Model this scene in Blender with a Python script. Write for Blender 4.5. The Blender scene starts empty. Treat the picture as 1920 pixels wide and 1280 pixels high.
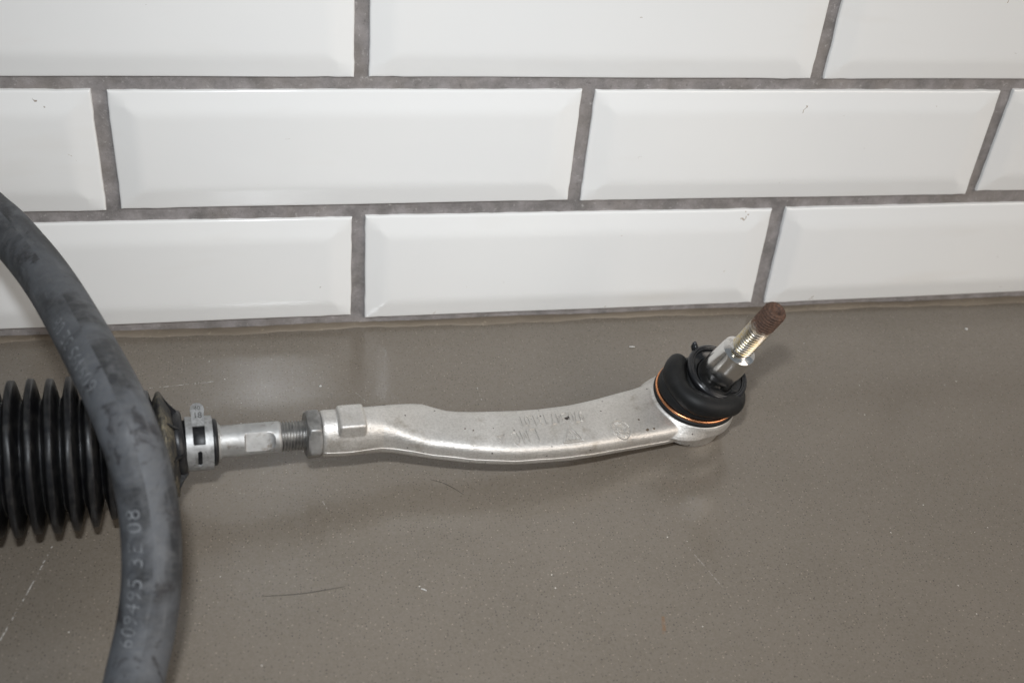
import bpy, math, random
import numpy as np
from mathutils import Matrix, Vector
from mathutils.bvhtree import BVHTree

random.seed(7)
rng = np.random.default_rng(11)
SC = bpy.context.scene
COL = SC.collection

# ------------------------------------------------------------------ camera
CAM_M = np.array([[0.98002569, 0.04213774, -0.19435547],
                  [-0.18093618, 0.59451217, -0.78346498],
                  [0.08253325, 0.80298175, 0.59026145]])
CAM_C = np.array([-0.04842965, -0.57226779, 0.40731368])
cam = bpy.data.cameras.new('camera')
cam.sensor_width = 36.0
cam.sensor_fit = 'HORIZONTAL'
cam.lens = 2156.0 / 1920 * 36
cam.clip_start = 0.01
cam.clip_end = 50
cam.dof.use_dof = True
cam.dof.focus_distance = 0.615
cam.dof.aperture_fstop = 9.0
camo = bpy.data.objects.new('camera', cam)
COL.objects.link(camo)
mw = Matrix.Identity(4)
for i in range(3):
    for j in range(3):
        mw[i][j] = CAM_M[i, j]
    mw[i][3] = CAM_C[i]
camo.matrix_world = mw
SC.camera = camo

# ------------------------------------------------------------------ world, lamps, exposure
world = bpy.data.worlds.new('World')
SC.world = world
world.use_nodes = True
world.node_tree.nodes['Background'].inputs[0].default_value = (0.84, 0.92, 1.0, 1)
world.node_tree.nodes['Background'].inputs[1].default_value = 0.24


def lamp_area(name, loc, target, size, energy, color, size_y=None):
    L = bpy.data.lights.new(name, 'AREA')
    L.size = size
    if size_y:
        L.shape = 'RECTANGLE'
        L.size_y = size_y
    L.energy = energy
    L.color = color
    o = bpy.data.objects.new(name, L)
    COL.objects.link(o)
    d = Vector(target) - Vector(loc)
    o.location = loc
    o.rotation_euler = d.to_track_quat('-Z', 'Y').to_euler()
    return o


fl_pos = CAM_C + 0.115 * CAM_M[:, 1] - 0.022 * CAM_M[:, 0] + 0.02 * CAM_M[:, 2]
fl_tgt = CAM_C - 0.6 * CAM_M[:, 2]
fl = lamp_area('camera_flash', tuple(fl_pos), (0.085, -0.06, 0.00), 0.040, 0.98, (0.90, 0.948, 1.0), 0.022)
fl.data.spread = math.radians(96)
lamp_area('room_light', (1.20, -1.15, 0.80), (0.05, -0.05, 0.05), 1.4, 14.5, (1.0, 0.90, 0.80), 0.8)

SC.view_settings.view_transform = 'Standard'
SC.view_settings.look = 'None'
SC.view_settings.gamma = 1
SC.view_settings.use_curve_mapping = False
SC.view_settings.exposure = 0.0
SC.cycles.use_denoising = True
SC.cycles.max_bounces = 6
SC.cycles.adaptive_threshold = 0.02
SC.cycles.blur_glossy = 0.3


# ------------------------------------------------------------------ material helpers
class NT:
    def __init__(self, name):
        self.m = bpy.data.materials.new(name)
        self.m.use_nodes = True
        self.t = self.m.node_tree
        self.b = self.t.nodes['Principled BSDF']
        self._tc = None

    def n(self, typ, **kw):
        x = self.t.nodes.new(typ)
        for k, v in kw.items():
            setattr(x, k, v)
        return x

    def l(self, a, b):
        self.t.links.new(a, b)

    def put(self, sock, v):
        if hasattr(v, 'links'):
            self.l(v, sock)
        else:
            sock.default_value = v

    def obj(self, scale=None, rot=None):
        if self._tc is None:
            self._tc = self.n('ShaderNodeTexCoord').outputs['Object']
        if scale is None and rot is None:
            return self._tc
        mp = self.n('ShaderNodeMapping')
        self.l(self._tc, mp.inputs[0])
        if scale:
            mp.inputs['Scale'].default_value = scale
        if rot:
            mp.inputs['Rotation'].default_value = rot
        return mp.outputs[0]

    def noise(self, scale, detail=4, rough=0.55, vec=None, dist=0.0):
        x = self.n('ShaderNodeTexNoise')
        x.inputs['Scale'].default_value = scale
        x.inputs['Detail'].default_value = detail
        x.inputs['Roughness'].default_value = rough
        x.inputs['Distortion'].default_value = dist
        self.l(vec or self.obj(), x.inputs['Vector'])
        return x.outputs['Fac']

    def voro(self, scale, vec=None, rand=1.0):
        x = self.n('ShaderNodeTexVoronoi')
        x.inputs['Scale'].default_value = scale
        x.inputs['Randomness'].default_value = rand
        self.l(vec or self.obj(), x.inputs['Vector'])
        return x

    def ramp(self, fac, a, b, lo=0.0, hi=1.0):
        x = self.n('ShaderNodeMapRange')
        x.inputs['From Min'].default_value = a
        x.inputs['From Max'].default_value = b
        x.inputs['To Min'].default_value = lo
        x.inputs['To Max'].default_value = hi
        self.l(fac, x.inputs[0])
        return x.outputs[0]

    def math(self, op, a, b=0.0, c=None):
        x = self.n('ShaderNodeMath', operation=op)
        self.put(x.inputs[0], a)
        self.put(x.inputs[1], b)
        if c is not None:
            self.put(x.inputs[2], c)
        return x.outputs[0]

    def mix(self, fac, a, b):
        x = self.n('ShaderNodeMix', data_type='RGBA')
        self.put(x.inputs[0], fac)
        for s, v in ((x.inputs[6], a), (x.inputs[7], b)):
            if hasattr(v, 'links'):
                self.l(v, s)
            else:
                s.default_value = (v[0], v[1], v[2], 1)
        return x.outputs[2]

    def bump(self, h, strength=0.3, dist=0.001, prev=None):
        x = self.n('ShaderNodeBump')
        x.inputs['Strength'].default_value = strength
        x.inputs['Distance'].default_value = dist
        self.l(h, x.inputs['Height'])
        if prev is not None:
            self.l(prev, x.inputs['Normal'])
        return x.outputs[0]

    def out(self, color=None, rough=None, metal=None, normal=None, spec=None, coat=None, coat_rough=None):
        B = self.b.inputs
        if color is not None:
            if hasattr(color, 'links'):
                self.l(color, B['Base Color'])
            else:
                B['Base Color'].default_value = (*color, 1)
        for k, v in (('Roughness', rough), ('Metallic', metal), ('Specular IOR Level', spec),
                     ('Coat Weight', coat), ('Coat Roughness', coat_rough)):
            if v is not None:
                self.put(B[k], v)
        if normal is not None:
            self.l(normal, B['Normal'])
        return self.m

    def segment(self, x0, y0, x1, y1, width):
        """1 near the segment (object x,y), 0 elsewhere."""
        if not hasattr(self, '_sep'):
            s = self.n('ShaderNodeSeparateXYZ')
            self.l(self.obj(), s.inputs[0])
            self._sep = s
        X, Y = self._sep.outputs[0], self._sep.outputs[1]
        L = math.hypot(x1 - x0, y1 - y0)
        ux, uy = (x1 - x0) / L, (y1 - y0) / L
        dx = self.math('SUBTRACT', X, x0)
        dy = self.math('SUBTRACT', Y, y0)
        al = self.math('ADD', self.math('MULTIPLY', dx, ux), self.math('MULTIPLY', dy, uy))
        ac = self.math('ABSOLUTE', self.math('SUBTRACT', self.math('MULTIPLY', dx, uy), self.math('MULTIPLY', dy, ux)))
        m1 = self.ramp(ac, width, width * 0.5)
        m2 = self.math('LESS_THAN', self.math('ABSOLUTE', self.math('SUBTRACT', al, L / 2)), L / 2)
        return self.math('MULTIPLY', m1, m2)


# ------------------------------------------------------------------ materials
def mat_tile():
    k = NT('white_glaze')
    warm = k.noise(6, 2)
    col = k.mix(k.ramp(warm, 0.3, 0.7), (0.80, 0.795, 0.775), (0.765, 0.765, 0.755))
    # stuck dirt flecks: rare, elongated
    warp = k.noise(90, 2)
    vec = k.n('ShaderNodeVectorMath', operation='ADD')
    sc = k.n('ShaderNodeVectorMath', operation='SCALE')
    nz = k.n('ShaderNodeTexNoise')
    nz.inputs['Scale'].default_value = 130
    k.l(k.obj(), nz.inputs['Vector'])
    k.l(nz.outputs['Color'], sc.inputs[0])
    sc.inputs['Scale'].default_value = 0.016
    k.l(k.obj(), vec.inputs[0])
    k.l(sc.outputs[0], vec.inputs[1])
    sp = k.n('ShaderNodeSeparateXYZ')
    k.l(vec.outputs[0], sp.inputs[0])
    cb = k.n('ShaderNodeCombineXYZ')
    k.l(k.math('ADD', k.math('MULTIPLY', sp.outputs[0], 0.45), k.math('MULTIPLY', sp.outputs[2], 0.22)), cb.inputs[0])
    k.l(sp.outputs[2], cb.inputs[1])
    v = k.voro(80, cb.outputs[0])
    v.voronoi_dimensions = '2D'
    sel = k.n('ShaderNodeSeparateColor')
    k.l(v.outputs['Color'], sel.inputs[0])
    pick = k.math('GREATER_THAN', sel.outputs[0], 0.87)
    dot = k.math('LESS_THAN', v.outputs['Distance'], k.ramp(sel.outputs[1], 0, 1, 0.005, 0.026))
    dm = k.math('MULTIPLY', pick, dot)
    dirt = k.mix(sel.outputs[2], (0.12, 0.09, 0.06), (0.35, 0.24, 0.14))
    col = k.mix(k.math('MULTIPLY', dm, 0.75), col, dirt)
    # faint smears
    sm = k.noise(35, 3, vec=k.obj((0.25, 1, 1)))
    col = k.mix(k.ramp(sm, 0.60, 0.78, 0, 0.16), col, (0.60, 0.53, 0.44))
    rough = k.ramp(k.noise(18, 3), 0.3, 0.8, 0.10, 0.20)
    nb = k.bump(k.noise(26, 2), 0.14, 0.0012)
    return k.out(col, rough, 0.0, nb, 0.5)


def mat_grout():
    k = NT('grey_grout')
    a = k.noise(60, 6, 0.7)
    b = k.noise(330, 5, 0.8)
    c = k.noise(22, 4, 0.6)
    col = k.mix(k.ramp(a, 0.36, 0.64), (0.165, 0.153, 0.147), (0.30, 0.277, 0.272))
    col = k.mix(k.ramp(c, 0.45, 0.75, 0, 0.5), col, (0.21, 0.18, 0.15))
    col = k.mix(k.ramp(b, 0.58, 0.70, 0, 0.7), col, (0.46, 0.44, 0.42))
    col = k.mix(k.ramp(b, 0.40, 0.30, 0, 0.65), col, (0.06, 0.055, 0.05))
    nb = k.bump(b, 0.55, 0.0006, k.bump(a, 0.5, 0.0012))
    return k.out(col, 0.72, 0.0, nb, 0.4)


def mat_caulk():
    k = NT('dirty_sealant')
    a = k.noise(30, 5, 0.65, k.obj((0.3, 1, 1)))
    b = k.noise(300, 4, 0.7)
    col = k.mix(k.ramp(a, 0.35, 0.65), (0.135, 0.108, 0.080), (0.20, 0.165, 0.125))
    col = k.mix(k.ramp(b, 0.6, 0.75, 0, 0.6), col, (0.36, 0.30, 0.22))
    col = k.mix(k.ramp(b, 0.37, 0.28, 0, 0.7), col, (0.07, 0.055, 0.04))
    return k.out(col, 0.6, 0.0, k.bump(b, 0.6, 0.0006, k.bump(a, 0.4, 0.001)), 0.4)


def mat_counter():
    k = NT('brown_grey_quartz')
    big = k.noise(14, 4, 0.65)
    col = k.mix(k.ramp(big, 0.3, 0.7), (0.141, 0.119, 0.093), (0.162, 0.137, 0.109))
    fine = k.noise(900, 2, 0.6)
    col = k.mix(k.ramp(fine, 0.35, 0.65, 0, 0.35), col, (0.205, 0.180, 0.155))

    def specks(scale, pick, r0, r1, c, amt, col):
        v = k.voro(scale)
        v.voronoi_dimensions = '2D'
        s = k.n('ShaderNodeSeparateColor')
        k.l(v.outputs['Color'], s.inputs[0])
        p = k.math('GREATER_THAN', s.outputs[0], pick)
        d = k.math('LESS_THAN', v.outputs['Distance'], k.ramp(s.outputs[1], 0, 1, r0, r1))
        m = k.math('MULTIPLY', p, d)
        return k.mix(k.math('MULTIPLY', m, amt), col, c), m
    col, m1 = specks(640, 0.66, 0.06, 0.24, (0.050, 0.042, 0.036), 0.62, col)
    col, _ = specks(260, 0.95, 0.03, 0.10, (0.03, 0.026, 0.024), 0.8, col)
    col, _ = specks(520, 0.86, 0.05, 0.18, (0.40, 0.33, 0.26), 0.55, col)
    col, m4 = specks(110, 0.975, 0.012, 0.045, (0.60, 0.56, 0.50), 0.9, col)
    # scratches (broken chalky lines)
    brk = k.ramp(fine, 0.47, 0.56)
    brk2 = k.ramp(k.noise(260, 3, 0.7), 0.40, 0.55)
    segs = SEGS
    tot = None
    for (x0, y0, x1, y1, wd, s) in segs:
        g = k.math('MULTIPLY', k.segment(x0, y0, x1, y1, wd), s)
        tot = g if tot is None else k.math('MAXIMUM', tot, g)
    sm = k.math('MULTIPLY', k.math('MULTIPLY', tot, brk), brk2)
    col = k.mix(sm, col, (0.52, 0.49, 0.45))
    rust = k.math('MULTIPLY', k.segment(*RUST, 0.0011), k.ramp(k.noise(300, 3), 0.35, 0.6))
    col = k.mix(k.math('MULTIPLY', rust, 0.7), col, (0.20, 0.105, 0.05))
    rough = k.ramp(k.noise(55, 2), 0.3, 0.75, 0.18, 0.25)
    nb = k.bump(k.noise(1100, 1), 0.12, 0.0003)
    return k.out(col, rough, 0.0, nb, 0.5)


def mat_rubber(name, base, dust, amt, rough=0.5, scale=60, spec=0.3):
    k = NT(name)
    a = k.noise(scale, 5, 0.65)
    b = k.noise(scale * 7, 4, 0.7)
    f = k.math('MULTIPLY', k.ramp(a, 0.45, 0.75), k.ramp(b, 0.35, 0.7))
    col = k.mix(k.math('MULTIPLY', f, amt), base, dust)
    r = k.ramp(a, 0.3, 0.7, rough - 0.07, rough + 0.12)
    return k.out(col, r, 0.0, k.bump(b, 0.12, 0.0004), spec)


def mat_hose():
    k = NT('weathered_hose_rubber')
    uv = k.n('ShaderNodeTexCoord').outputs['UV']

    def st(x, y):
        mp = k.n('ShaderNodeMapping')
        k.l(uv, mp.inputs[0])
        mp.inputs['Scale'].default_value = (x, y, 1)
        return mp.outputs[0]
    a = k.noise(24, 4, 0.62, st(1.0, 1.3), 0.8)
    b = k.noise(85, 5, 0.7, st(1.0, 0.8), 0.5)
    c = k.noise(420, 4, 0.75, st(1.0, 0.35))
    d = k.noise(260, 4, 0.7, st(0.22, 1.0))
    col = k.mix(k.ramp(a, 0.42, 0.58), (0.021, 0.022, 0.024), (0.074, 0.078, 0.085))
    col = k.mix(k.ramp(b, 0.53, 0.70, 0, 0.5), col, (0.128, 0.131, 0.138))
    col = k.mix(k.ramp(b, 0.43, 0.36, 0, 0.85), col, (0.017, 0.016, 0.018))
    col = k.mix(k.ramp(d, 0.58, 0.72, 0, 0.4), col, (0.15, 0.15, 0.15))
    col = k.mix(k.ramp(c, 0.40, 0.68, 0, 0.30), col, (0.11, 0.108, 0.104))
    return k.out(col, k.ramp(a, 0.3, 0.7, 0.50, 0.66), 0.0, k.bump(c, 0.25, 0.0005, k.bump(d, 0.1, 0.0004)), 0.35)


def mat_print():
    k = NT('worn_hose_print')
    b = k.noise(300, 4, 0.7)
    col = k.mix(k.ramp(b, 0.35, 0.62), (0.075, 0.078, 0.082), (0.175, 0.18, 0.187))
    return k.out(col, 0.65, 0.0, None, 0.3)


def mat_cast():
    k = NT('cast_aluminium')
    a = k.noise(45, 5, 0.6)
    b = k.noise(850, 3, 0.7)
    c = k.noise(160, 4, 0.7)
    col = k.mix(k.ramp(a, 0.35, 0.7), (0.57, 0.545, 0.510), (0.66, 0.635, 0.60))
    col = k.mix(k.ramp(c, 0.60, 0.80, 0, 0.45), col, (0.42, 0.37, 0.30))
    col = k.mix(k.math('MULTIPLY', k.ramp(k.noise(52, 4, 0.65), 0.55, 0.68), k.ramp(c, 0.42, 0.62, 0, 0.62)), col, (0.27, 0.225, 0.165))
    col = k.mix(k.ramp(b, 0.55, 0.40, 0, 0.30), col, (0.33, 0.31, 0.28))
    v = k.voro(380)
    s = k.n('ShaderNodeSeparateColor')
    k.l(v.outputs['Color'], s.inputs[0])
    pit = k.math('MULTIPLY', k.math('GREATER_THAN', s.outputs[0], 0.94), k.math('LESS_THAN', v.outputs['Distance'], 0.17))
    col = k.mix(k.math('MULTIPLY', pit, 0.9), col, (0.05, 0.04, 0.035))
    nb = k.bump(b, 0.5, 0.0005, k.bump(c, 0.08, 0.0005))
    return k.out(col, k.ramp(a, 0.3, 0.7, 0.42, 0.52), 0.78, nb, 0.5)


def mat_metal(name, c0, c1, rough, scale=120, dirt=None, dirt_amt=0.6, metal=1.0, lo=0.55, hi=0.75, bump=0.15):
    k = NT(name)
    a = k.noise(scale, 5, 0.65)
    b = k.noise(scale * 8, 3, 0.7)
    col = k.mix(k.ramp(a, 0.35, 0.68), c0, c1)
    if dirt:
        col = k.mix(k.math('MULTIPLY', k.ramp(k.noise(scale * 0.8, 4, 0.7, dist=0.4), lo, hi), dirt_amt), col, dirt)
    return k.out(col, k.ramp(b, 0.3, 0.7, rough - 0.06, rough + 0.08), metal, k.bump(b, bump, 0.0003), 0.5)


def mat_plain(name, c, rough, metal=0.0, spec=0.5):
    k = NT(name)
    b = k.noise(400, 3)
    col = k.mix(b, tuple(0.85 * x for x in c), tuple(1.12 * x for x in c))
    return k.out(col, rough, metal, k.bump(b, 0.08, 0.0003), spec)


# counter coordinates of scratches / rust streak (x, y in metres)
SEGS = [
    (-0.1581, -0.1638, -0.1648, -0.1905, 0.00042, 0.85),
    (-0.1648, -0.1905, -0.1736, -0.2213, 0.00042, 0.85),
    (-0.1237, -0.0524, -0.0883, -0.0490, 0.00045, 0.6),
    (0.0592, -0.0641, 0.0602, -0.0787, 0.00032, 0.6),
    (-0.0339, -0.1464, -0.0283, -0.1639, 0.00034, 0.7),
    (-0.0118, -0.0623, -0.0039, -0.0748, 0.0003, 0.45),
    (0.1447, -0.1999, 0.1582, -0.2408, 0.0003, 0.3),
]
RUST = (0.1193, -0.2412, 0.1170, -0.2513)

M_TILE = mat_tile()
M_GROUT = mat_grout()
M_CAULK = mat_caulk()
M_COUNTER = mat_counter()
M_BOOT = mat_rubber('black_bellows_rubber', (0.007, 0.007, 0.008), (0.12, 0.11, 0.095), 0.4, 0.38, 160, 0.35)
M_DUSTY = mat_rubber('dusty_rubber', (0.022, 0.021, 0.020), (0.34, 0.29, 0.19), 1.0, 0.6, 90)
M_BJ = mat_rubber('ball_joint_rubber', (0.007, 0.007, 0.007), (0.04, 0.038, 0.035), 0.4, 0.52, 50, 0.25)
M_SEAL = mat_plain('seal_ring_black', (0.012, 0.012, 0.013), 0.22)
M_HOSE = mat_hose()
M_PRINT = mat_print()
M_CAST = mat_cast()
M_ZINC = mat_metal('zinc_plated_steel', (0.34, 0.335, 0.325), (0.50, 0.495, 0.48), 0.54, 110, (0.17, 0.135, 0.10), 0.8, 0.85, 0.52, 0.66)
M_NUT = mat_metal('grey_nut_steel', (0.23, 0.225, 0.215), (0.40, 0.39, 0.375), 0.46, 130, (0.09, 0.085, 0.08), 0.6, 0.85)
M_THREAD = mat_metal('dull_thread_steel', (0.22, 0.215, 0.21), (0.42, 0.41, 0.39), 0.38, 200, (0.10, 0.09, 0.08), 0.6, 0.9, 0.55, 0.75, 0.0)
M_CLAMP = mat_metal('galvanised_clamp', (0.27, 0.27, 0.267), (0.46, 0.46, 0.455), 0.5, 260, (0.17, 0.165, 0.155), 0.7, 0.7, 0.5, 0.68)
M_CHROME = mat_metal('bright_stud_steel', (0.64, 0.63, 0.61), (0.76, 0.75, 0.73), 0.15, 60, (0.45, 0.30, 0.10), 0.85, 1.0, 0.66, 0.70, 0.05)
M_YELLOW = mat_metal('yellow_passivated_thread', (0.62, 0.52, 0.30), (0.74, 0.68, 0.52), 0.26, 220, (0.55, 0.38, 0.12), 0.7, 1.0, 0.5, 0.7, 0.0)
M_RUST = mat_metal('rusty_thread', (0.085, 0.040, 0.022), (0.17, 0.078, 0.042), 0.65, 260, (0.06, 0.04, 0.03), 0.8, 0.25, 0.55, 0.75, 0.05)
M_COPPER = mat_metal('copper_spring_wire', (0.62, 0.26, 0.12), (0.78, 0.36, 0.18), 0.25, 300, None, 0, 1.0)
M_DARK = mat_plain('dark_grime', (0.02, 0.014, 0.010), 0.8)
M_GRIME = mat_plain('brown_grime', (0.085, 0.062, 0.038), 0.8)
M_HAIR = mat_plain('dark_hair', (0.03, 0.022, 0.018), 0.5)
M_LINT = mat_plain('white_lint', (0.62, 0.60, 0.57), 0.8)
M_SLOT = mat_plain('clamp_slot_rubber', (0.012, 0.012, 0.012), 0.5)


# ------------------------------------------------------------------ mesh helpers
def mk(name, verts, faces, mat, parent=None, origin=(0, 0, 0), smooth=True, sharp=None):
    V = np.asarray(verts, float) - np.asarray(origin, float)
    me = bpy.data.meshes.new(name)
    me.from_pydata([tuple(p) for p in V], [], [tuple(f) for f in faces])
    me.update()
    if smooth:
        me.polygons.foreach_set('use_smooth', [True] * len(me.polygons))
        if sharp:
            me.set_sharp_from_angle(angle=math.radians(sharp))
    me.materials.append(mat)
    o = bpy.data.objects.new(name, me)
    COL.objects.link(o)
    if parent is not None:
        o.parent = parent
    else:
        o.location = origin
    return o


def tag(o, label=None, cat=None, group=None, kind=None):
    if label:
        o['label'] = label
    if cat:
        o['category'] = cat
    if group:
        o['group'] = group
    if kind:
        o['kind'] = kind
    return o


def grid_faces(nu, nv, wrap_v=True, off=0):
    F = []
    for i in range(nu - 1):
        for j in range(nv if wrap_v else nv - 1):
            a = off + i * nv + j
            b = off + i * nv + (j + 1) % nv
            F.append((a, b, b + nv, a + nv))
    return F


def box(c, ex, ey, ez, hx, hy, hz):
    V = []
    for i in (-1, 1):
        for j in (-1, 1):
            for k in (-1, 1):
                V.append(c + ex * hx * i + ey * hy * j + ez * hz * k)
    F = [(0, 1, 3, 2), (4, 6, 7, 5), (0, 4, 5, 1), (2, 3, 7, 6), (0, 2, 6, 4), (1, 5, 7, 3)]
    return V, F


def lathe(c, ax, e1, e2, prof, n=96, cap=True, rfun=None, shift=None):
    """prof: (axial, radius). rfun(z, theta, r)->r. shift(z, theta, r)->axial offset"""
    V = []
    th = np.linspace(0, 2 * np.pi, n, endpoint=False)
    for (z, r) in prof:
        for t in th:
            rr = rfun(z, t, r) if rfun else r
            zz = z + (shift(z, t, rr) if shift else 0.0)
            V.append(c + ax * zz + rr * (math.cos(t) * e1 + math.sin(t) * e2))
    F = grid_faces(len(prof), n)
    if cap:
        V.append(c + ax * prof[0][0]); a = len(V) - 1
        V.append(c + ax * prof[-1][0]); b = len(V) - 1
        m = (len(prof) - 1) * n
        for j in range(n):
            F.append((a, (j + 1) % n, j))
            F.append((b, m + j, m + (j + 1) % n))
    return V, F


def torus(c, ax, e1, e2, R, r, n=128, m=16):
    V = []
    for i in range(n):
        t = 2 * math.pi * i / n
        d = math.cos(t) * e1 + math.sin(t) * e2
        for j in range(m):
            p = 2 * math.pi * j / m
            V.append(c + d * (R + r * math.cos(p)) + ax * r * math.sin(p))
    F = []
    for i in range(n):
        for j in range(m):
            a = i * m + j
            b = i * m + (j + 1) % m
            c2 = ((i + 1) % n) * m + (j + 1) % m
            d2 = ((i + 1) % n) * m + j
            F.append((a, d2, c2, b))
    return V, F


def tube(pts, rad, n=24, cap=True):
    """tube along points; rad scalar or list. returns V,F and frames"""
    P = [np.asarray(p, float) for p in pts]
    N = len(P)
    if np.isscalar(rad):
        rad = [rad] * N
    T = []
    for i in range(N):
        d = P[min(i + 1, N - 1)] - P[max(i - 1, 0)]
        T.append(d / np.linalg.norm(d))
    a = np.array([0, 0, 1.0])
    if abs(T[0] @ a) > 0.9:
        a = np.array([1.0, 0, 0])
    nx = a - T[0] * (a @ T[0])
    nx /= np.linalg.norm(nx)
    V = []
    fr = []
    for i in range(N):
        nx = nx - T[i] * (nx @ T[i])
        nx /= np.linalg.norm(nx)
        ny = np.cross(T[i], nx)
        fr.append((P[i], T[i], nx.copy(), ny))
        for j in range(n):
            t = 2 * math.pi * j / n
            V.append(P[i] + rad[i] * (math.cos(t) * nx + math.sin(t) * ny))
    F = grid_faces(N, n)
    if cap:
        V.append(P[0]); V.append(P[-1])
        x, y = len(V) - 2, len(V) - 1
        for j in range(n):
            F.append((x, (j + 1) % n, j))
            F.append((y, (N - 1) * n + j, (N - 1) * n + (j + 1) % n))
    return V, F, fr


def spline(pts, n):
    P = np.asarray(pts, float)
    N = len(P)
    P = np.vstack([2 * P[0] - P[1], P, 2 * P[-1] - P[-2]])
    out = []
    for s in np.linspace(0, N - 1 - 1e-9, n):
        i = int(s)
        t = s - i
        p0, p1, p2, p3 = P[i], P[i + 1], P[i + 2], P[i + 3]
        out.append(0.5 * (2 * p1 + (p2 - p0) * t + (2 * p0 - 5 * p1 + 4 * p2 - p3) * t * t + (3 * p1 - p0 - 3 * p2 + p3) * t ** 3))
    return np.array(out)


def merge(parts):
    V, F = [], []
    for v, f in parts:
        o = len(V)
        V += list(v)
        F += [tuple(i + o for i in q) for q in f]
    return V, F


# ------------------------------------------------------------------ setting: countertop
ZC = -0.006


def rounded_slab():
    x0, x1, y0, y1, z0, z1 = -0.75, 0.95, -0.78, 0.02, ZC - 0.04, ZC
    r = 0.004
    V, F = [], []
    prof = [(y1, z0), (y1, z1)]
    for k in range(7):
        a = math.pi / 2 * k / 6
        prof.append((y0 + r - r * math.sin(a), z1 - r + r * math.cos(a)))
    prof.append((y0, z0))
    for x in (x0, x1):
        for (y, z) in prof:
            V.append((x, y, z))
    n = len(prof)
    for i in range(n):
        F.append((i, (i + 1) % n, n + (i + 1) % n, n + i))
    F.append(tuple(range(n))[::-1])
    F.append(tuple(range(n, 2 * n)))
    return V, F


v_, f_ = rounded_slab()
counter = mk('countertop', v_, f_, M_COUNTER, sharp=40)
tag(counter, 'brown grey speckled stone countertop below the white tiled wall', 'countertop', kind='structure')

# ------------------------------------------------------------------ setting: tiled wall
TW, TH, TJ, TJH = 0.25, 0.069771, 0.00805, 0.0076
ROFF = [0.0, -0.131734, 0.0017991]
DEV = {(0,-1,1,0):(0.0000,0.0016),(0,-1,1,1):(0.0006,-0.0004),(0,0,0,1):(0.0001,0.0004),(0,0,0,0):(0.0003,-0.0008),(0,0,1,1):(-0.0013,-0.0007),(0,0,1,0):(-0.0000,-0.0005),(0,1,0,1):(-0.0004,-0.0001),(0,1,0,0):(0.0010,-0.0014),(1,-1,1,1):(0.0002,0.0002),(1,-1,1,0):(-0.0002,-0.0004),(1,0,0,1):(-0.0001,-0.0001),(1,0,1,1):(0.0005,0.0003),(1,0,1,0):(-0.0001,0.0008),(1,0,0,0):(-0.0004,0.0004),(1,1,0,1):(0.0001,-0.0001),(1,1,1,1):(-0.0005,0.0000),(1,1,1,0):(0.0004,-0.0003),(1,1,0,0):(-0.0003,-0.0001),(1,2,0,1):(0.0001,0.0007),(1,2,0,0):(-0.0006,0.0018),(2,-1,1,0):(-0.0001,-0.0001),(2,0,0,0):(-0.0003,-0.0001),(2,0,1,0):(0.0003,-0.0004),(2,1,0,0):(0.0005,-0.0007)}
WALL_Y = 0.0016
WX0, WX1, WZ1 = -0.70, 0.90, 0.62

# grout bed: fine sheet with shallow relief in front of a slab
nx_, nz_ = 400, 160
gx = np.linspace(WX0, WX1, nx_)
gz = np.linspace(ZC - 0.001, WZ1, nz_)
V = []
for z in gz:
    for x in gx:
        V.append((x, WALL_Y + 0.00025 * math.sin(x * 310 + 3 * math.sin(z * 90)) + rng.normal(0, 0.00012), z))
F = []
for i in range(nz_ - 1):
    for j in range(nx_ - 1):
        a = i * nx_ + j
        F.append((a, a + 1, a + 1 + nx_, a + nx_))
o = len(V)
V += [(WX0, 0.05, ZC - 0.001), (WX1, 0.05, ZC - 0.001), (WX1, 0.05, WZ1), (WX0, 0.05, WZ1)]
c0, c1, c2, c3 = 0, nx_ - 1, nz_ * nx_ - 1, (nz_ - 1) * nx_
F += [(o + 1, o, o + 3, o + 2), (c0, c3, o + 3, o), (c1, o + 1, o + 2, c2)]
wall = mk('wall', V, F, M_GROUT)
tag(wall, 'white bevelled tile wall with grey grout behind the countertop', 'wall', kind='structure')


def tile_lines(n_mid):
    ins = [0.0, 0.0002, 0.0005, 0.0009, 0.0016, 0.004, 0.008, 0.0088, 0.0102, 0.0115, 0.0128, 0.0141, 0.0154, 0.0168, 0.019]
    return ins


BEV = 0.0128
DEP = 0.0026


def edge_h(d):
    # height of the glazed face above the tile's rim as a function of distance from the rim
    rim = 0.0007 * math.sqrt(max(0.0, 1 - max(0.0, 1 - d / 0.0009) ** 2))
    t = d / BEV
    s = 0.24
    if t < 1 - s:
        b = t
    elif t > 1 + s:
        b = 1.0
    else:
        q = (t - (1 - s)) / (2 * s)
        b = (1 - s) + (2 * s) * (q - q * q / 2)
        b = min(b, 1.0)
    return rim + DEP * b


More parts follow.
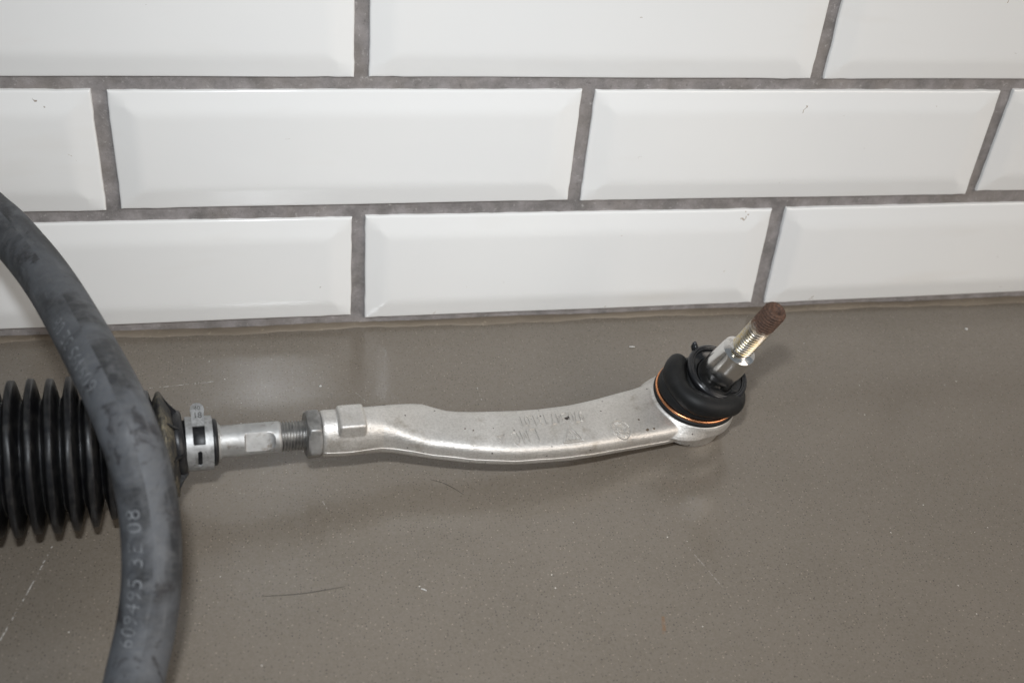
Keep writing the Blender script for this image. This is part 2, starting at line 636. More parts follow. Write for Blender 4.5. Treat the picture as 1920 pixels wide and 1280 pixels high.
def make_tile(cs, idx):
    """cs: corners BL, BR, TR, TL in (x, z)"""
    (x0, z0), (x1, z1), (x2, z2), (x3, z3) = cs
    ins = tile_lines(0)
    W = (x1 - x0 + x2 - x3) / 2
    H = (z3 - z0 + z2 - z1) / 2
    us = ins + [W * k / 8 for k in (1, 2, 3, 4, 5, 6, 7) if ins[-1] < W * k / 8 < W - ins[-1]] + [W - d for d in reversed(ins)]
    vs = ins + [H * 0.5] + [H - d for d in reversed(ins)]
    ph = rng.uniform(0, 6.28, 8)
    tx, tz = rng.normal(0, 0.0022), rng.normal(0, 0.0028)
    V = []

    def wob(s, k):
        return 0.00013 * (math.sin(s * 240 + ph[k]) + 0.7 * math.sin(s * 610 + ph[k + 4]))
    for v in vs:
        for u in us:
            a, b = u / W, v / H
            x = (1 - b) * ((1 - a) * x0 + a * x1) + b * ((1 - a) * x3 + a * x2)
            z = (1 - b) * ((1 - a) * z0 + a * z1) + b * ((1 - a) * z3 + a * z2)
            dx, dz = min(u, W - u), min(v, H - v)
            fx = max(0, 1 - dx / 0.004)
            fz = max(0, 1 - dz / 0.004)
            x += fx * wob(z, 0 if u < W / 2 else 1)
            z += fz * wob(x, 2 if v < H / 2 else 3)
            h = edge_h(min(dx, dz))
            y = -h + 0.0004 + tx * (a - 0.5) * W + tz * (b - 0.5) * H
            V.append((x, y, z))
    nu, nv = len(us), len(vs)
    F = []
    for i in range(nv - 1):
        for j in range(nu - 1):
            a = i * nu + j
            F.append((a, a + 1, a + 1 + nu, a + nu))
    # rim walls down into the grout
    ring = [j for j in range(nu)] + [i * nu + nu - 1 for i in range(1, nv)] + \
           [(nv - 1) * nu + j for j in range(nu - 2, -1, -1)] + [i * nu for i in range(nv - 2, 0, -1)]
    o = len(V)
    for r in ring:
        V.append((V[r][0], 0.006, V[r][2]))
    n = len(ring)
    for i in range(n):
        F.append((ring[(i + 1) % n], ring[i], o + i, o + (i + 1) % n))
    t = mk('tile', V, F, M_TILE, parent=wall)
    return t


for r in range(0, 8):
    off = ROFF[r] if r < 3 else (ROFF[1] if r % 2 else ROFF[0]) + rng.normal(0, 0.0008)
    for k in range(-3, 4):
        xl = off + k * (TW + TJ)
        if xl > WX1 - 0.02 or xl + TW < WX0 + 0.02:
            continue
        cs = []
        for (sd, tp) in ((0, 0), (1, 0), (1, 1), (0, 1)):
            x = xl + sd * TW
            z = r * (TH + TJH) + tp * TH
            dx, dz = DEV.get((r, k, sd, tp), (rng.normal(0, 0.0003), rng.normal(0, 0.0003)))
            x = min(max(x, WX0), WX1)
            cs.append((x + dx, z + dz))
        make_tile(cs, (r, k))

# sealant bead along the foot of the wall
xs = np.linspace(WX0, WX1, 520)
V = []
prof_n = 7
ph = rng.uniform(0, 6.28, 6)
for x in xs:
    wv = 0.0010 * math.sin(x * 38 + ph[0]) + 0.0006 * math.sin(x * 131 + ph[1]) + 0.0003 * math.sin(x * 420 + ph[2])
    hz = 0.0009 + 0.0003 * math.sin(x * 55 + ph[3])
    dy = 0.0048 + wv
    for q in range(prof_n):
        t = q / (prof_n - 1)
        y = 0.0014 - (dy + 0.0014) * t
        z = ZC + 0.0002 + hz * (1 - t) ** 1.7 + 0.0006 * math.sin(math.pi * t) + rng.normal(0, 0.00010)
        V.append((x, y, z if q < prof_n - 1 else ZC - 0.0006))
F = []
for i in range(len(xs) - 1):
    for j in range(prof_n - 1):
        a = i * prof_n + j
        F.append((a, a + 1, a + 1 + prof_n, a + prof_n))
mk('sealant_bead', V, F, M_CAULK, parent=wall)

# ------------------------------------------------------------------ tie rod: local frame
U = np.array([0.9928, 0.1046, -0.0589])
Wd = np.array([0.0744, -0.1508, 0.9858])
Wd = Wd / np.linalg.norm(Wd)
U = U - Wd * (U @ Wd)
U = U / np.linalg.norm(U)
Vd = np.cross(Wd, U)
R0 = np.array([0.1724, -0.1109, 0.0166])


def LW(s, v, w):
    return R0 + s * U + v * Vd + w * Wd


AXO = LW(0, -0.0033, -0.002)          # rod axis passes here, direction U
EF = -0.6410 * Vd + 0.7675 * Wd       # towards the viewer, across the rod
EU = 0.7675 * Vd + 0.6410 * Wd        # up and away, across the rod
BASE = np.array([AXO[0] - 0.16, AXO[1], ZC])
rod_root = bpy.data.objects.new('steering_tie_rod', None)
COL.objects.link(rod_root)
rod_root.location = BASE
tag(rod_root, 'steering tie rod with cast aluminium end, ball joint and black bellows lying on the counter', 'tie rod')


def part(name, VF, mat, parent=rod_root, smooth=True, sharp=None):
    return mk(name, VF[0], VF[1], mat, parent, BASE, smooth, sharp)


# ---- forged arm with ball housing
SEC = [(-0.2070, -0.0034, 0.0109), (-0.2010, -0.0036, 0.0111), (-0.1950, -0.0037, 0.0112), (-0.1890, -0.0036, 0.0112),
       (-0.1830, -0.0034, 0.0109), (-0.1770, -0.0030, 0.0107), (-0.1710, -0.0030, 0.0116), (-0.1650, -0.0035, 0.0129),
       (-0.1590, -0.0041, 0.0140), (-0.1530, -0.0052, 0.0148), (-0.1470, -0.0076, 0.0140), (-0.1410, -0.0098, 0.0134),
       (-0.1350, -0.0112, 0.0136), (-0.1290, -0.0121, 0.0139), (-0.1230, -0.0130, 0.0142), (-0.1170, -0.0136, 0.0145),
       (-0.1110, -0.0142, 0.0147), (-0.1050, -0.0145, 0.0147), (-0.0990, -0.0147, 0.0147), (-0.0930, -0.0148, 0.0147),
       (-0.0870, -0.0147, 0.0149), (-0.0810, -0.0146, 0.0151), (-0.0750, -0.0142, 0.0151), (-0.0690, -0.0136, 0.0154),
       (-0.0630, -0.0130, 0.0157), (-0.0570, -0.0123, 0.0160), (-0.0510, -0.0115, 0.0164), (-0.0450, -0.0107, 0.0168),
       (-0.0390, -0.0100, 0.0173), (-0.0330, -0.0092, 0.0176), (-0.0270, -0.0080, 0.0182), (-0.0210, -0.0066, 0.0190),
       (-0.0150, -0.0050, 0.0196), (-0.0090, -0.0035, 0.0185), (-0.0030, -0.0020, 0.0150)]


def smooth01(x, a, b):
    t = min(max((x - a) / (b - a), 0), 1)
    return t * t * (3 - 2 * t)


def arm_shell():
    S = np.array(SEC)
    st = np.arange(-0.2070, -0.0030 + 1e-9, 0.0010)
    n = 120
    V = []
    for s in st:
        vc = np.interp(s, S[:, 0], S[:, 1])
        a = np.interp(s, S[:, 0], S[:, 2])
        m = smooth01(s, -0.19, -0.15)
        b = 0.0125 + (0.0074 - 0.0125) * m
        wc = -0.002 + (-0.0045 + 0.002) * m
        ne = 2.0 + 1.9 * m
        m2 = smooth01(s, -0.075, -0.028)
        wc -= 0.0038 * m2
        vc += 0.0036 * m2
        end = 1 - 0.06 * (1 - smooth01(s, -0.2070, -0.2050)) ** 2
        for j in range(n):
            t = 2 * math.pi * j / n
            c, si = math.cos(t), math.sin(t)
            vv = a * math.copysign(abs(c) ** (2 / ne), c)
            ww = b * math.copysign(abs(si) ** (2 / ne), si)
            V.append(LW(s, vc + vv * end, wc + ww * end))
    F = grid_faces(len(st), n)
    V.append(LW(st[0], -0.0033, -0.002)); V.append(LW(st[-1], -0.002, -0.0045))
    x, y = len(V) - 2, len(V) - 1
    m0 = (len(st) - 1) * n
    for j in range(n):
        F.append((x, (j + 1) % n, j))
        F.append((y, m0 + j, m0 + (j + 1) % n))
    return V, F


def rbox(cs, cv, cw, hs, hv, hw, r=0.0016, taper=0.0):
    """rounded box in the local frame"""
    n = 5
    V, F = [], []
    # superellipsoid-like rounded box via sphere corners
    N, Mr = 28, 16
    for i in range(Mr + 1):
        p = math.pi * i / Mr - math.pi / 2
        for j in range(N):
            t = 2 * math.pi * (j + 0.5) / N
            x = math.cos(p) * math.cos(t)
            y = math.cos(p) * math.sin(t)
            z = math.sin(p)
            px = math.copysign(hs - r, x) + r * x
            py = math.copysign(hv - r, y) + r * y
            pz = (math.copysign(hw - r, z) if abs(z) > 1e-6 else 0) + r * z
            V.append(LW(cs + px * (1 - taper * pz / hw), cv + py * (1 - taper * pz / hw), cw + pz))
    F = grid_faces(Mr + 1, N)
    F.append(tuple(range(N))[::-1])
    F.append(tuple(Mr * N + j for j in range(N)))
    return V, F


def housing():
    pr = [(-0.0203, 0.0), (-0.0203, 0.0188), (-0.0192, 0.0200), (-0.0110, 0.0202), (-0.0096, 0.0212), (-0.0088, 0.0232),
          (-0.0072, 0.0240), (-0.0020, 0.0238), (-0.0006, 0.0234), (0.0000, 0.0228), (0.0000, 0.0)]
    pr = [p for p in pr if p[1] > 0]
    return lathe(R0, Wd, U, Vd, pr, 120)


def flare():
    pr = [(-0.0095, 0.0225), (-0.0078, 0.0330), (-0.0058, 0.0310), (-0.0040, 0.0284), (-0.0022, 0.0260), (-0.0008, 0.0242), (0.0000, 0.0232)]

    def rf(z, t, r):
        k = max(0.0, -math.cos(t - 0.15))
        return 0.0232 + (r - 0.0232) * k ** 1.3 if r > 0.0232 else r
    return lathe(R0, Wd, U, Vd, pr, 120, True, rf)


arm_parts = [arm_shell(), housing(), flare(), rbox(-0.1926, -0.0050, 0.0050, 0.0069, 0.0080, 0.0072, 0.0016, 0.04)]
Va, Fa = merge(arm_parts)
arm = part('forged_arm', (Va, Fa), M_CAST)
rm = arm.modifiers.new('remesh', 'REMESH')
rm.mode = 'VOXEL'
rm.voxel_size = 0.00042
rm.use_smooth_shade = True
sm = arm.modifiers.new('smooth', 'SMOOTH')
sm.factor = 0.5
sm.iterations = 3
dg = bpy.context.evaluated_depsgraph_get()
dg.update()
me_eval = bpy.data.meshes.new_from_object(arm.evaluated_get(dg))
arm.modifiers.clear()
old = arm.data
arm.data = me_eval
bpy.data.meshes.remove(old)
me_eval.name = 'forged_arm'
me_eval.polygons.foreach_set('use_smooth', [True] * len(me_eval.polygons))
if not me_eval.materials:
    me_eval.materials.append(M_CAST)
bvh = BVHTree.FromPolygons([tuple(Vector(v.co) + Vector(BASE)) for v in me_eval.vertices],
                           [tuple(p.vertices) for p in me_eval.polygons])


def on_arm(s, v, lift=0.0):
    o = LW(s, v, 0.05)
    hit, nrm, _, _ = bvh.ray_cast(Vector(o), Vector(-Wd))
    if hit is None:
        return LW(s, v, 0.003) + lift * Wd
    return np.array(hit) + lift * Wd


def seam():
    S = np.array(SEC)
    P = []
    for s in np.arange(-0.2062, -0.020, 0.002):
        m = smooth01(s, -0.19, -0.15)
        m2 = smooth01(s, -0.075, -0.028)
        b = 0.0125 + (0.0074 - 0.0125) * m
        ne = 2.0 + 1.9 * m
        vc = np.interp(s, S[:, 0], S[:, 1]) + 0.0036 * m2
        a = np.interp(s, S[:, 0], S[:, 2])
        ww = -0.0012 - 0.0012 * (1 - m)
        v = vc - a * (1 - (abs(ww) / b) ** ne) ** (1 / ne)
        P.append(LW(s, v + 0.00005, -0.002 - 0.0025 * m - 0.0038 * m2 + ww + 0.00015 * math.sin(s * 300)))
    V, F, _ = tube(P, 0.00042, 8)
    return V, F


part('parting_seam', seam(), M_CAST, parent=arm)

# ---- cast-in lettering and marks (raised strokes on the arm's flat face)
def text_mesh(body, size, spacing=1.0):
    cu = bpy.data.curves.new('lettering', 'FONT')
    cu.body = body
    cu.size = size
    cu.space_character = spacing
    cu.resolution_u = 3
    cu.fill_mode = 'BOTH'
    cu.align_x = 'CENTER'
    cu.align_y = 'CENTER'
    ob = bpy.data.objects.new('lettering', cu)
    COL.objects.link(ob)
    d = bpy.context.evaluated_depsgraph_get()
    d.update()
    m = bpy.data.meshes.new_from_object(ob.evaluated_get(d))
    V = [np.array(v.co) for v in m.vertices]
    F = [tuple(p.vertices) for p in m.polygons]
    bpy.data.objects.remove(ob)
    bpy.data.curves.remove(cu)
    bpy.data.meshes.remove(m)
    return V, F


def text_outline(body, size):
    """boundary loops of the letters, as polylines"""
    V, F = text_mesh(body, size)
    cnt = {}
    for f in F:
        for i in range(len(f)):
            e = (f[i], f[(i + 1) % len(f)])
            k = tuple(sorted(e))
            cnt[k] = cnt.get(k, 0) + 1
    return V, [k for k, c in cnt.items() if c == 1]


def strokes_on_arm(name, polys, wd=0.00055, ht=0.00030):
    parts = []
    for pl in polys:
        pts = []
        for a, b in zip(pl[:-1], pl[1:]):
            a, b = np.array(a), np.array(b)
            k = max(1, int(np.linalg.norm(b - a) / 0.0012))
            for q in range(k):
                pts.append(a + (b - a) * q / k)
        pts.append(np.array(pl[-1]))
        ring = []
        P3 = [on_arm(p[0], p[1]) for p in pts]
        V, F = [], []
        for i, p in enumerate(P3):
            d = P3[min(i + 1, len(P3) - 1)] - P3[max(i - 1, 0)]
            d /= (np.linalg.norm(d) + 1e-12)
            sd = np.cross(Wd, d)
            sd /= (np.linalg.norm(sd) + 1e-12)
            for (a, h) in ((-0.5, -0.0003), (-0.28, ht), (0.28, ht), (0.5, -0.0003)):
                V.append(p + sd * a * wd + Wd * h)
        F = grid_faces(len(P3), 4)
        n = len(P3)
        F += [(3, 2, 1, 0), tuple((n - 1) * 4 + j for j in range(4))]
        parts.append((V, F))
    return part(name, merge(parts), M_CAST, parent=arm, smooth=False)


def letter_strokes(ch):
    G = {'9': [[(1, .55), (.85, .42), (.4, .38), (.05, .6), (.1, .88), (.5, 1), (.9, .88), (1, .55), (.85, .2), (.5, 0), (.1, .08)]],
         '7': [[(0, 1), (1, 1), (.4, 0)]],
         '0': [[(.5, 0), (.08, .2), (0, .5), (.08, .8), (.5, 1), (.92, .8), (1, .5), (.92, .2), (.5, 0)]],
         '3': [[(.05, .9), (.5, 1), (.92, .8), (.8, .56), (.4, .52)], [(.4, .52), (.9, .45), (1, .22), (.6, 0), (.05, .08)]],
         '4': [[(.75, 0), (.75, 1), (0, .3), (1, .3)]],
         '1': [[(.15, .75), (.6, 1), (.6, 0)]],
         '.': [[(.45, 0), (.55, .06)]],
         'L': [[(0, 1), (0, 0), (.9, 0)]],
         'M': [[(0, 0), (0.08, 1), (.5, .2), (.92, 1), (1, 0)]],
         'C': [[(.95, .82), (.6, 1), (.2, .9), (0, .5), (.2, .1), (.6, 0), (.95, .18)]],
         'D': [[(0, 0), (0, 1), (.6, .9), (.95, .5), (.6, .1), (0, 0)]],
         'T': [[(0, 1), (1, 1)], [(.5, 1), (.5, 0)]]}
    return G.get(ch, [])


def write_line(text, c0, c1, h, fill=0.7, adv=None):
    """reading direction runs from c0 to c1 (s, v); letters' tops point to the left of reading"""
    c0, c1 = np.array(c0), np.array(c1)
    d = c1 - c0
    L = np.linalg.norm(d)
    d /= L
    upv = np.array([-d[1], d[0]])
    wts = [0.45 if c == '.' else 1.0 for c in text]
    tot = sum(wts)
    out = []
    x = 0
    for c, wt in zip(text, wts):
        cell = L * wt / tot
        for st in letter_strokes(c):
            out.append([tuple(c0 + d * (x + cell * (0.5 - fill / 2) + cell * fill * p[0]) + upv * (p[1] - 0.5) * h) for p in st])
        x += cell
    return out


strokes_on_arm('cast_number', write_line('970.347.131.01', (-0.0695, -0.0102), (-0.1055, -0.0104), 0.0068, 0.74), 0.00050, 0.00060)
strokes_on_arm('cast_letters', write_line('LMC', (-0.0975, -0.0200), (-0.1125, -0.0210), 0.0082, 0.72), 0.00062, 0.00060)
tri = [(-0.0795, -0.0156), (-0.0748, -0.0262), (-0.0858, -0.0264)]


def inset(tr, k):
    c = np.mean(tr, 0)
    return [tuple(c + (np.array(p) - c) * k) for p in tr]


tl = [tri + [tri[0]]]
ti = inset(tri, 0.72)
tl.append([ti[0], ti[2], ti[1]])
tl += [[(-0.0812, -0.0195), (-0.0830, -0.0225), (-0.0822, -0.0248), (-0.0800, -0.0250), (-0.0795, -0.0222), (-0.0812, -0.0195)],
       [(-0.0785, -0.0205), (-0.0780, -0.0250)], [(-0.0785, -0.0205), (-0.0762, -0.0250)]]
strokes_on_arm('triangle_emblem', tl, 0.00060, 0.00060)
ts = [(-0.1205, -0.0188), (-0.1154, -0.0179), (-0.1183, -0.0236)]
tq = inset(ts, 0.5)
strokes_on_arm('small_triangle_mark', [ts + [ts[0]], tq + [tq[0]]], 0.0006, 0.00055)
cc = np.array([-0.0508, -0.0192])


def circ(r, n=28):
    return [tuple(cc + r * np.array([math.cos(2 * math.pi * i / n), math.sin(2 * math.pi * i / n)])) for i in range(n + 1)]


cl = [circ(0.0056), circ(0.0027, 20)]
for i in range(16):
    a = 2 * math.pi * i / 16
    d1 = np.array([math.cos(a), math.sin(a)])
    d2 = np.array([math.cos(a + 0.18), math.sin(a + 0.18)])
    cl.append([tuple(cc + d1 * 0.0034), tuple(cc + d2 * 0.0049)])
    if i % 3 == 0:
        cl.append([tuple(cc + d1 * 0.0048), tuple(cc + d2 * 0.0035)])
cl.append([tuple(cc + np.array(p) * 0.0012) for p in ((1, .9), (.2, 1), (.1, -.9), (1, -.8), (1, .1))])
cl.append([tuple(cc + np.array(p) * 0.0012) for p in ((-.3, .9), (-1, .6), (-1, -.6), (-.3, -.9), (-.3, .9))])
strokes_on_arm('round_emblem', cl, 0.0005, 0.0005)

# stuck grime flecks
def blob(p, r, seed):
    g = np.random.default_rng(seed)
    V, F = [], []
    n = 14
    rr = r * (0.6 + 0.6 * g.random(n))
    for lev, k in ((-0.0001, 1.0), (0.00025, 0.8), (0.0004, 0.35)):
        for j in range(n):
            t = 2 * math.pi * j / n
            q = on_arm(p[0] + rr[j] * k * math.cos(t) * 1.2, p[1] + rr[j] * k * math.sin(t))
            V.append(q + Wd * lev)
    F = grid_faces(3, n)
    F.append(tuple(2 * n + j for j in range(n)))
    return V, F


part('grime_fleck', merge([blob((-0.0795, -0.0108), 0.0011, 1), blob((-0.0782, -0.0099), 0.0007, 2)]), M_DARK, parent=arm)
part('grime_fleck', blob((-0.1739, 0.0060), 0.0008, 3), M_DARK, parent=arm)


# ---- lock nut, rod, threads
def hexr(apo, rot):
    def f(z, t, r):
        a = (t - rot) % (math.pi / 3) - math.pi / 6
        return min(r, apo / math.cos(a))
    return f


NZ0, NZ1 = -0.2143, -0.2072
part('lock_nut', lathe(AXO, U, EF, EU, [(NZ0, 0.0072), (NZ0, 0.0108), (NZ0 + 0.0004, 0.0114), (NZ0 + 0.0012, 0.0124), (NZ0 + 0.0018, 0.0131),
                                         (NZ1 - 0.0014, 0.0131), (NZ1 - 0.0007, 0.0124), (NZ1, 0.0112), (NZ1, 0.0072)],
                                         144, True, hexr(0.0112, math.radians(8))), M_NUT, sharp=35)


def thread(c, ax, e1, e2, z0, z1, rmaj, depth, pitch, n=48, per=8, fade=0.5, r_end=None):
    zs = np.arange(z0, z1 + 1e-9, pitch / per)
    V = []
    for z in zs:
        for j in range(n):
            t = 2 * math.pi * j / n
            ph = (z / pitch - t / (2 * math.pi)) % 1.0
            tri = abs(2 * ph - 1)
            tri = min(max((tri - 0.12) / 0.76, 0), 1)
            r = rmaj - depth * (1 - tri)
            e = min((z1 - z) / (pitch * 0.9), 1.0)
            if e < 1 and r_end:
                r = min(r, r_end + (rmaj - r_end) * e)
            V.append(c + ax * z + r * (math.cos(t) * e1 + math.sin(t) * e2))
    return V, grid_faces(len(zs), n), len(zs)


def flat_r(z, t, r):
    if -0.2440 <= z <= -0.2296:
        for f0 in (math.radians(-14), math.radians(166)):
            a = (t - f0 + math.pi) % (2 * math.pi) - math.pi
            if abs(a) < 1.2:
                e = min((z + 0.2440) / 0.0008, (-0.2296 - z) / 0.0040, 1.0)
                e = max(e, 0)
                d = 0.0078 - (0.0078 - 0.0063) * math.sqrt(max(0, 1 - (1 - e) ** 2))
                r = min(r, d / math.cos(a))
    return r


zr = [(-0.2600, 0.0076), (-0.2553, 0.0078)] + [(z, 0.0078) for z in np.arange(-0.2550, -0.2275, 0.0004)] + [(-0.2270, 0.0077), (-0.2262, 0.0071)]
rod = part('rod', lathe(AXO, U, EF, EU, zr, 144, True, flat_r), M_ZINC, sharp=30)
Vt, Ft, _ = thread(AXO, U, EF, EU, -0.2264, -0.2135, 0.00745, 0.0010, 0.0015, 64)
part('thread', (Vt, Ft), M_THREAD, parent=rod)
part('rod_shoulder', lathe(AXO, U, EF, EU, [(-0.2572, 0.0070), (-0.2572, 0.0092), (-0.2562, 0.0095), (-0.2556, 0.0092), (-0.2554, 0.0084), (-0.2549, 0.0084), (-0.2547, 0.0078)], 96), M_ZINC, parent=rod, sharp=35)

# ---- bellows
rings = []
z = -0.4044
while z < -0.286:
    rr = 0.0358 if z < -0.318 else np.interp(z, [-0.3217, -0.3134, -0.3050, -0.297, -0.289], [0.0356, 0.0346, 0.0322, 0.0295, 0.0270])
    rings.append((z, float(rr)))
    z += 0.00830
prof = []
for (z, rr) in rings:
    rv = rr - 0.0100
    for (dz, k) in ((-0.00415, 0.0), (-0.0036, 0.06), (-0.0029, 0.30), (-0.0021, 0.68), (-0.0016, 0.90), (-0.0013, 0.98), (-0.0010, 1.0), (0.0009, 1.0),
                    (0.0012, 0.98), (0.0016, 0.88), (0.0024, 0.58), (0.0032, 0.24), (0.0037, 0.05)):
        prof.append((z + dz, rv + (rr - rv) * k))


def boot_r(z, t, r):
    return r + 0.00025 * math.sin(3 * t + z * 400) + 0.0002 * math.sin(7 * t - z * 900)


bell = part('bellows_boot', lathe(AXO, U, EF, EU, prof, 144, True, boot_r), M_BOOT)


def tilt(z, t, r):
    return -0.13 * r * math.sin(t) - 0.04 * r * math.cos(t)


part('end_flange', lathe(AXO + 0.0008 * EU, U, EF, EU,
     [(-0.2860, 0.0150), (-0.2832, 0.0200), (-0.2806, 0.0245), (-0.2798, 0.0254), (-0.2789, 0.0256), (-0.2783, 0.0250), (-0.2773, 0.0224),
      (-0.2764, 0.0194), (-0.2757, 0.0172), (-0.2755, 0.0140)],
     144, True, None, lambda z, t, r: tilt(z, t, r) * (1 if z < -0.278 else max(0.35, 1 - (z + 0.278) / 0.008))), M_DUSTY, parent=bell)
part('end_collar', lathe(AXO + 0.0006 * EU, U, EF, EU, [(-0.2770, 0.0120), (-0.2765, 0.0158), (-0.2755, 0.0164), (-0.2735, 0.0163), (-0.2722, 0.0157), (-0.2716, 0.0148), (-0.2714, 0.0120)],
     96, True, None, lambda z, t, r: 0.6 * tilt(z, t, r)), M_BOOT, parent=bell)
for k in range(8):
    t = math.radians(24 + 45 * k)
    d = math.cos(t) * EF + math.sin(t) * EU
    sd = np.cross(U, d)
    c = AXO + 0.0008 * EU
    V = []
    for sg in (-1, 1):
        for (zz, r) in ((-0.2790, 0.0150), (-0.2774, 0.0234), (-0.2754, 0.0200), (-0.2740, 0.0182), (-0.2728, 0.0168), (-0.2728, 0.0150)):
            V.append(c + U * (zz + tilt(zz, t, r) * 0.9) + d * r + sd * 0.0005 * sg)
    n = 6
    F = [tuple(range(n))[::-1], tuple(range(n, 2 * n))] + [(i, (i + 1) % n, n + (i + 1) % n, n + i) for i in range(n)]
    part('gusset', (V, F), M_BOOT, parent=bell, smooth=False)
part('neck', lathe(AXO, U, EF, EU, [(-0.2730, 0.0116), (-0.2600, 0.0116), (-0.2592, 0.0112), (-0.2590, 0.0110), (-0.2586, 0.0114), (-0.2576, 0.0115), (-0.2566, 0.0110), (-0.2563, 0.0095), (-0.2563, 0.0080)], 96), M_BOOT, parent=bell)

# ---- ear clamp
CZ0, CZ1, CR = -0.2712, -0.2588, 0.0122
nz, nt = 56, 300
zc_ = np.linspace(CZ0, CZ1, nz)


def in_round(z, t, z0, z1, t0, t1, rz):
    if not (z0 <= z <= z1 and t0 <= t <= t1):
        return False
    dz = max(z0 + rz - z, z - (z1 - rz), 0)
    dt = max((t0 - t) * CR + rz, (t - t1) * CR + rz, 0)
    return dz * dz + dt * dt <= rz * rz


def hole(z, t):
    d = math.degrees((t + math.pi) % (2 * math.pi) - math.pi)
    t2 = math.radians(d)
    if in_round(z, t2, -0.2680, -0.2624, math.radians(-4), math.radians(46), 0.0008):
        return True
    if in_round(z, t2, -0.2663, -0.2641, math.radians(-55), math.radians(-17), 0.00109):
        return True
    return False


V, F, idx = [], [], {}
for ly, r in ((0, CR), (1, CR + 0.0009)):
    for i in range(nz):
        for j in range(nt):
            t = 2 * math.pi * j / nt
            V.append(AXO + U * zc_[i] + r * (math.cos(t) * EF + math.sin(t) * EU))
keep = np.zeros((nz - 1, nt), bool)
for i in range(nz - 1):
    for j in range(nt):
        keep[i, j] = not hole((zc_[i] + zc_[i + 1]) / 2, 2 * math.pi * (j + 0.5) / nt)
N1 = nz * nt
for i in range(nz - 1):
    for j in range(nt):
        if not keep[i, j]:
            continue
        a, b = i * nt + j, i * nt + (j + 1) % nt
        c, d = b + nt, a + nt
        F.append((a, d, c, b))
        F.append((N1 + a, N1 + b, N1 + c, N1 + d))
        for (di, dj, e0, e1) in ((-1, 0, a, b), (1, 0, c, d), (0, -1, d, a), (0, 1, b, c)):
            ii, jj = i + di, (j + dj) % nt
            if ii < 0 or ii >= nz - 1 or not keep[ii, jj]:
                F.append((e0, e1, N1 + e1, N1 + e0))
clamp = part('hose_clamp', (V, F), M_CLAMP, sharp=35)
# raised ear
t0 = math.radians(44)
pe = AXO + (CR + 0.0006) * (math.cos(t0) * EF + math.sin(t0) * EU)
tang = -math.sin(t0) * EF + math.cos(t0) * EU
tang = tang * 0.96 + 0.28 * (math.cos(t0) * EF + math.sin(t0) * EU)
tang /= np.linalg.norm(tang)
nrm = np.cross(U, tang)
if nrm @ EF < 0:
    nrm = -nrm
zc0 = -0.2652
out2 = []
L_ear, w1, w2 = 0.0118, 0.0030, 0.0033
outl = [(-w1, -0.0010), (w1, -0.0010), (w1, 0.0060), (w2, 0.0075)]
for k in range(7):
    a = math.pi * k / 6
    outl.append((w2 * math.cos(a), 0.0080 + 0.0036 * math.sin(a)))
outl += [(-w2, 0.0075), (-w1, 0.0060)]
V = []
for h in (-0.0005, 0.0005):
    for (x, y) in outl:
        V.append(pe + U * (zc0 + x) + tang * y + nrm * h)
n = len(outl)
F = [tuple(range(n)), tuple(range(2 * n - 1, n - 1, -1))] + [(i, n + i, n + (i + 1) % n, (i + 1) % n) for i in range(n)]
ear = part('ear', (V, F), M_CLAMP, parent=clamp, smooth=False)


def stamped(body, org, ex, ey, ez, size, sx, mat, parent, name, depth=0.00012):
    TV, TF = text_mesh(body, size)
    V = [org + ex * p[0] * sx + ey * p[1] + ez * depth for p in TV]
    return part(name, (V, TF), mat, parent=parent, smooth=False)


M_STAMP = mat_plain('stamped_digit_dark', (0.07, 0.068, 0.065), 0.7, 0.2)  # dark colour of the flat digits laid on the ear
stamped('18', pe + U * zc0 + tang * 0.0046 + nrm * 0.0005, U, tang, nrm, 0.0046, 0.9, M_STAMP, ear, 'stamped_number')
stamped('40', pe + U * zc0 + tang * 0.0086 + nrm * 0.0005, U, tang, nrm, 0.0034, 0.9, M_STAMP, ear, 'stamped_letters')

# ---- ball joint
e1, e2 = U, Vd
GR = lambda h: R0 + Wd * h
bj = part('ball_joint_boot', lathe(R0, Wd, e1, e2,
     [(0.0002, 0.0215), (0.0002, 0.0232), (0.0010, 0.0236), (0.0020, 0.0232), (0.0024, 0.0226), (0.0030, 0.0219), (0.0044, 0.0217), (0.0052, 0.0222), (0.0060, 0.0222),
      (0.0085, 0.0212), (0.0105, 0.0195), (0.0125, 0.0170), (0.0140, 0.0140), (0.0150, 0.0100)], 120), M_BJ)
part('retaining_ring', torus(GR(0.0036), Wd, e1, e2, 0.0223, 0.00085, 160, 12), M_COPPER, parent=bj)

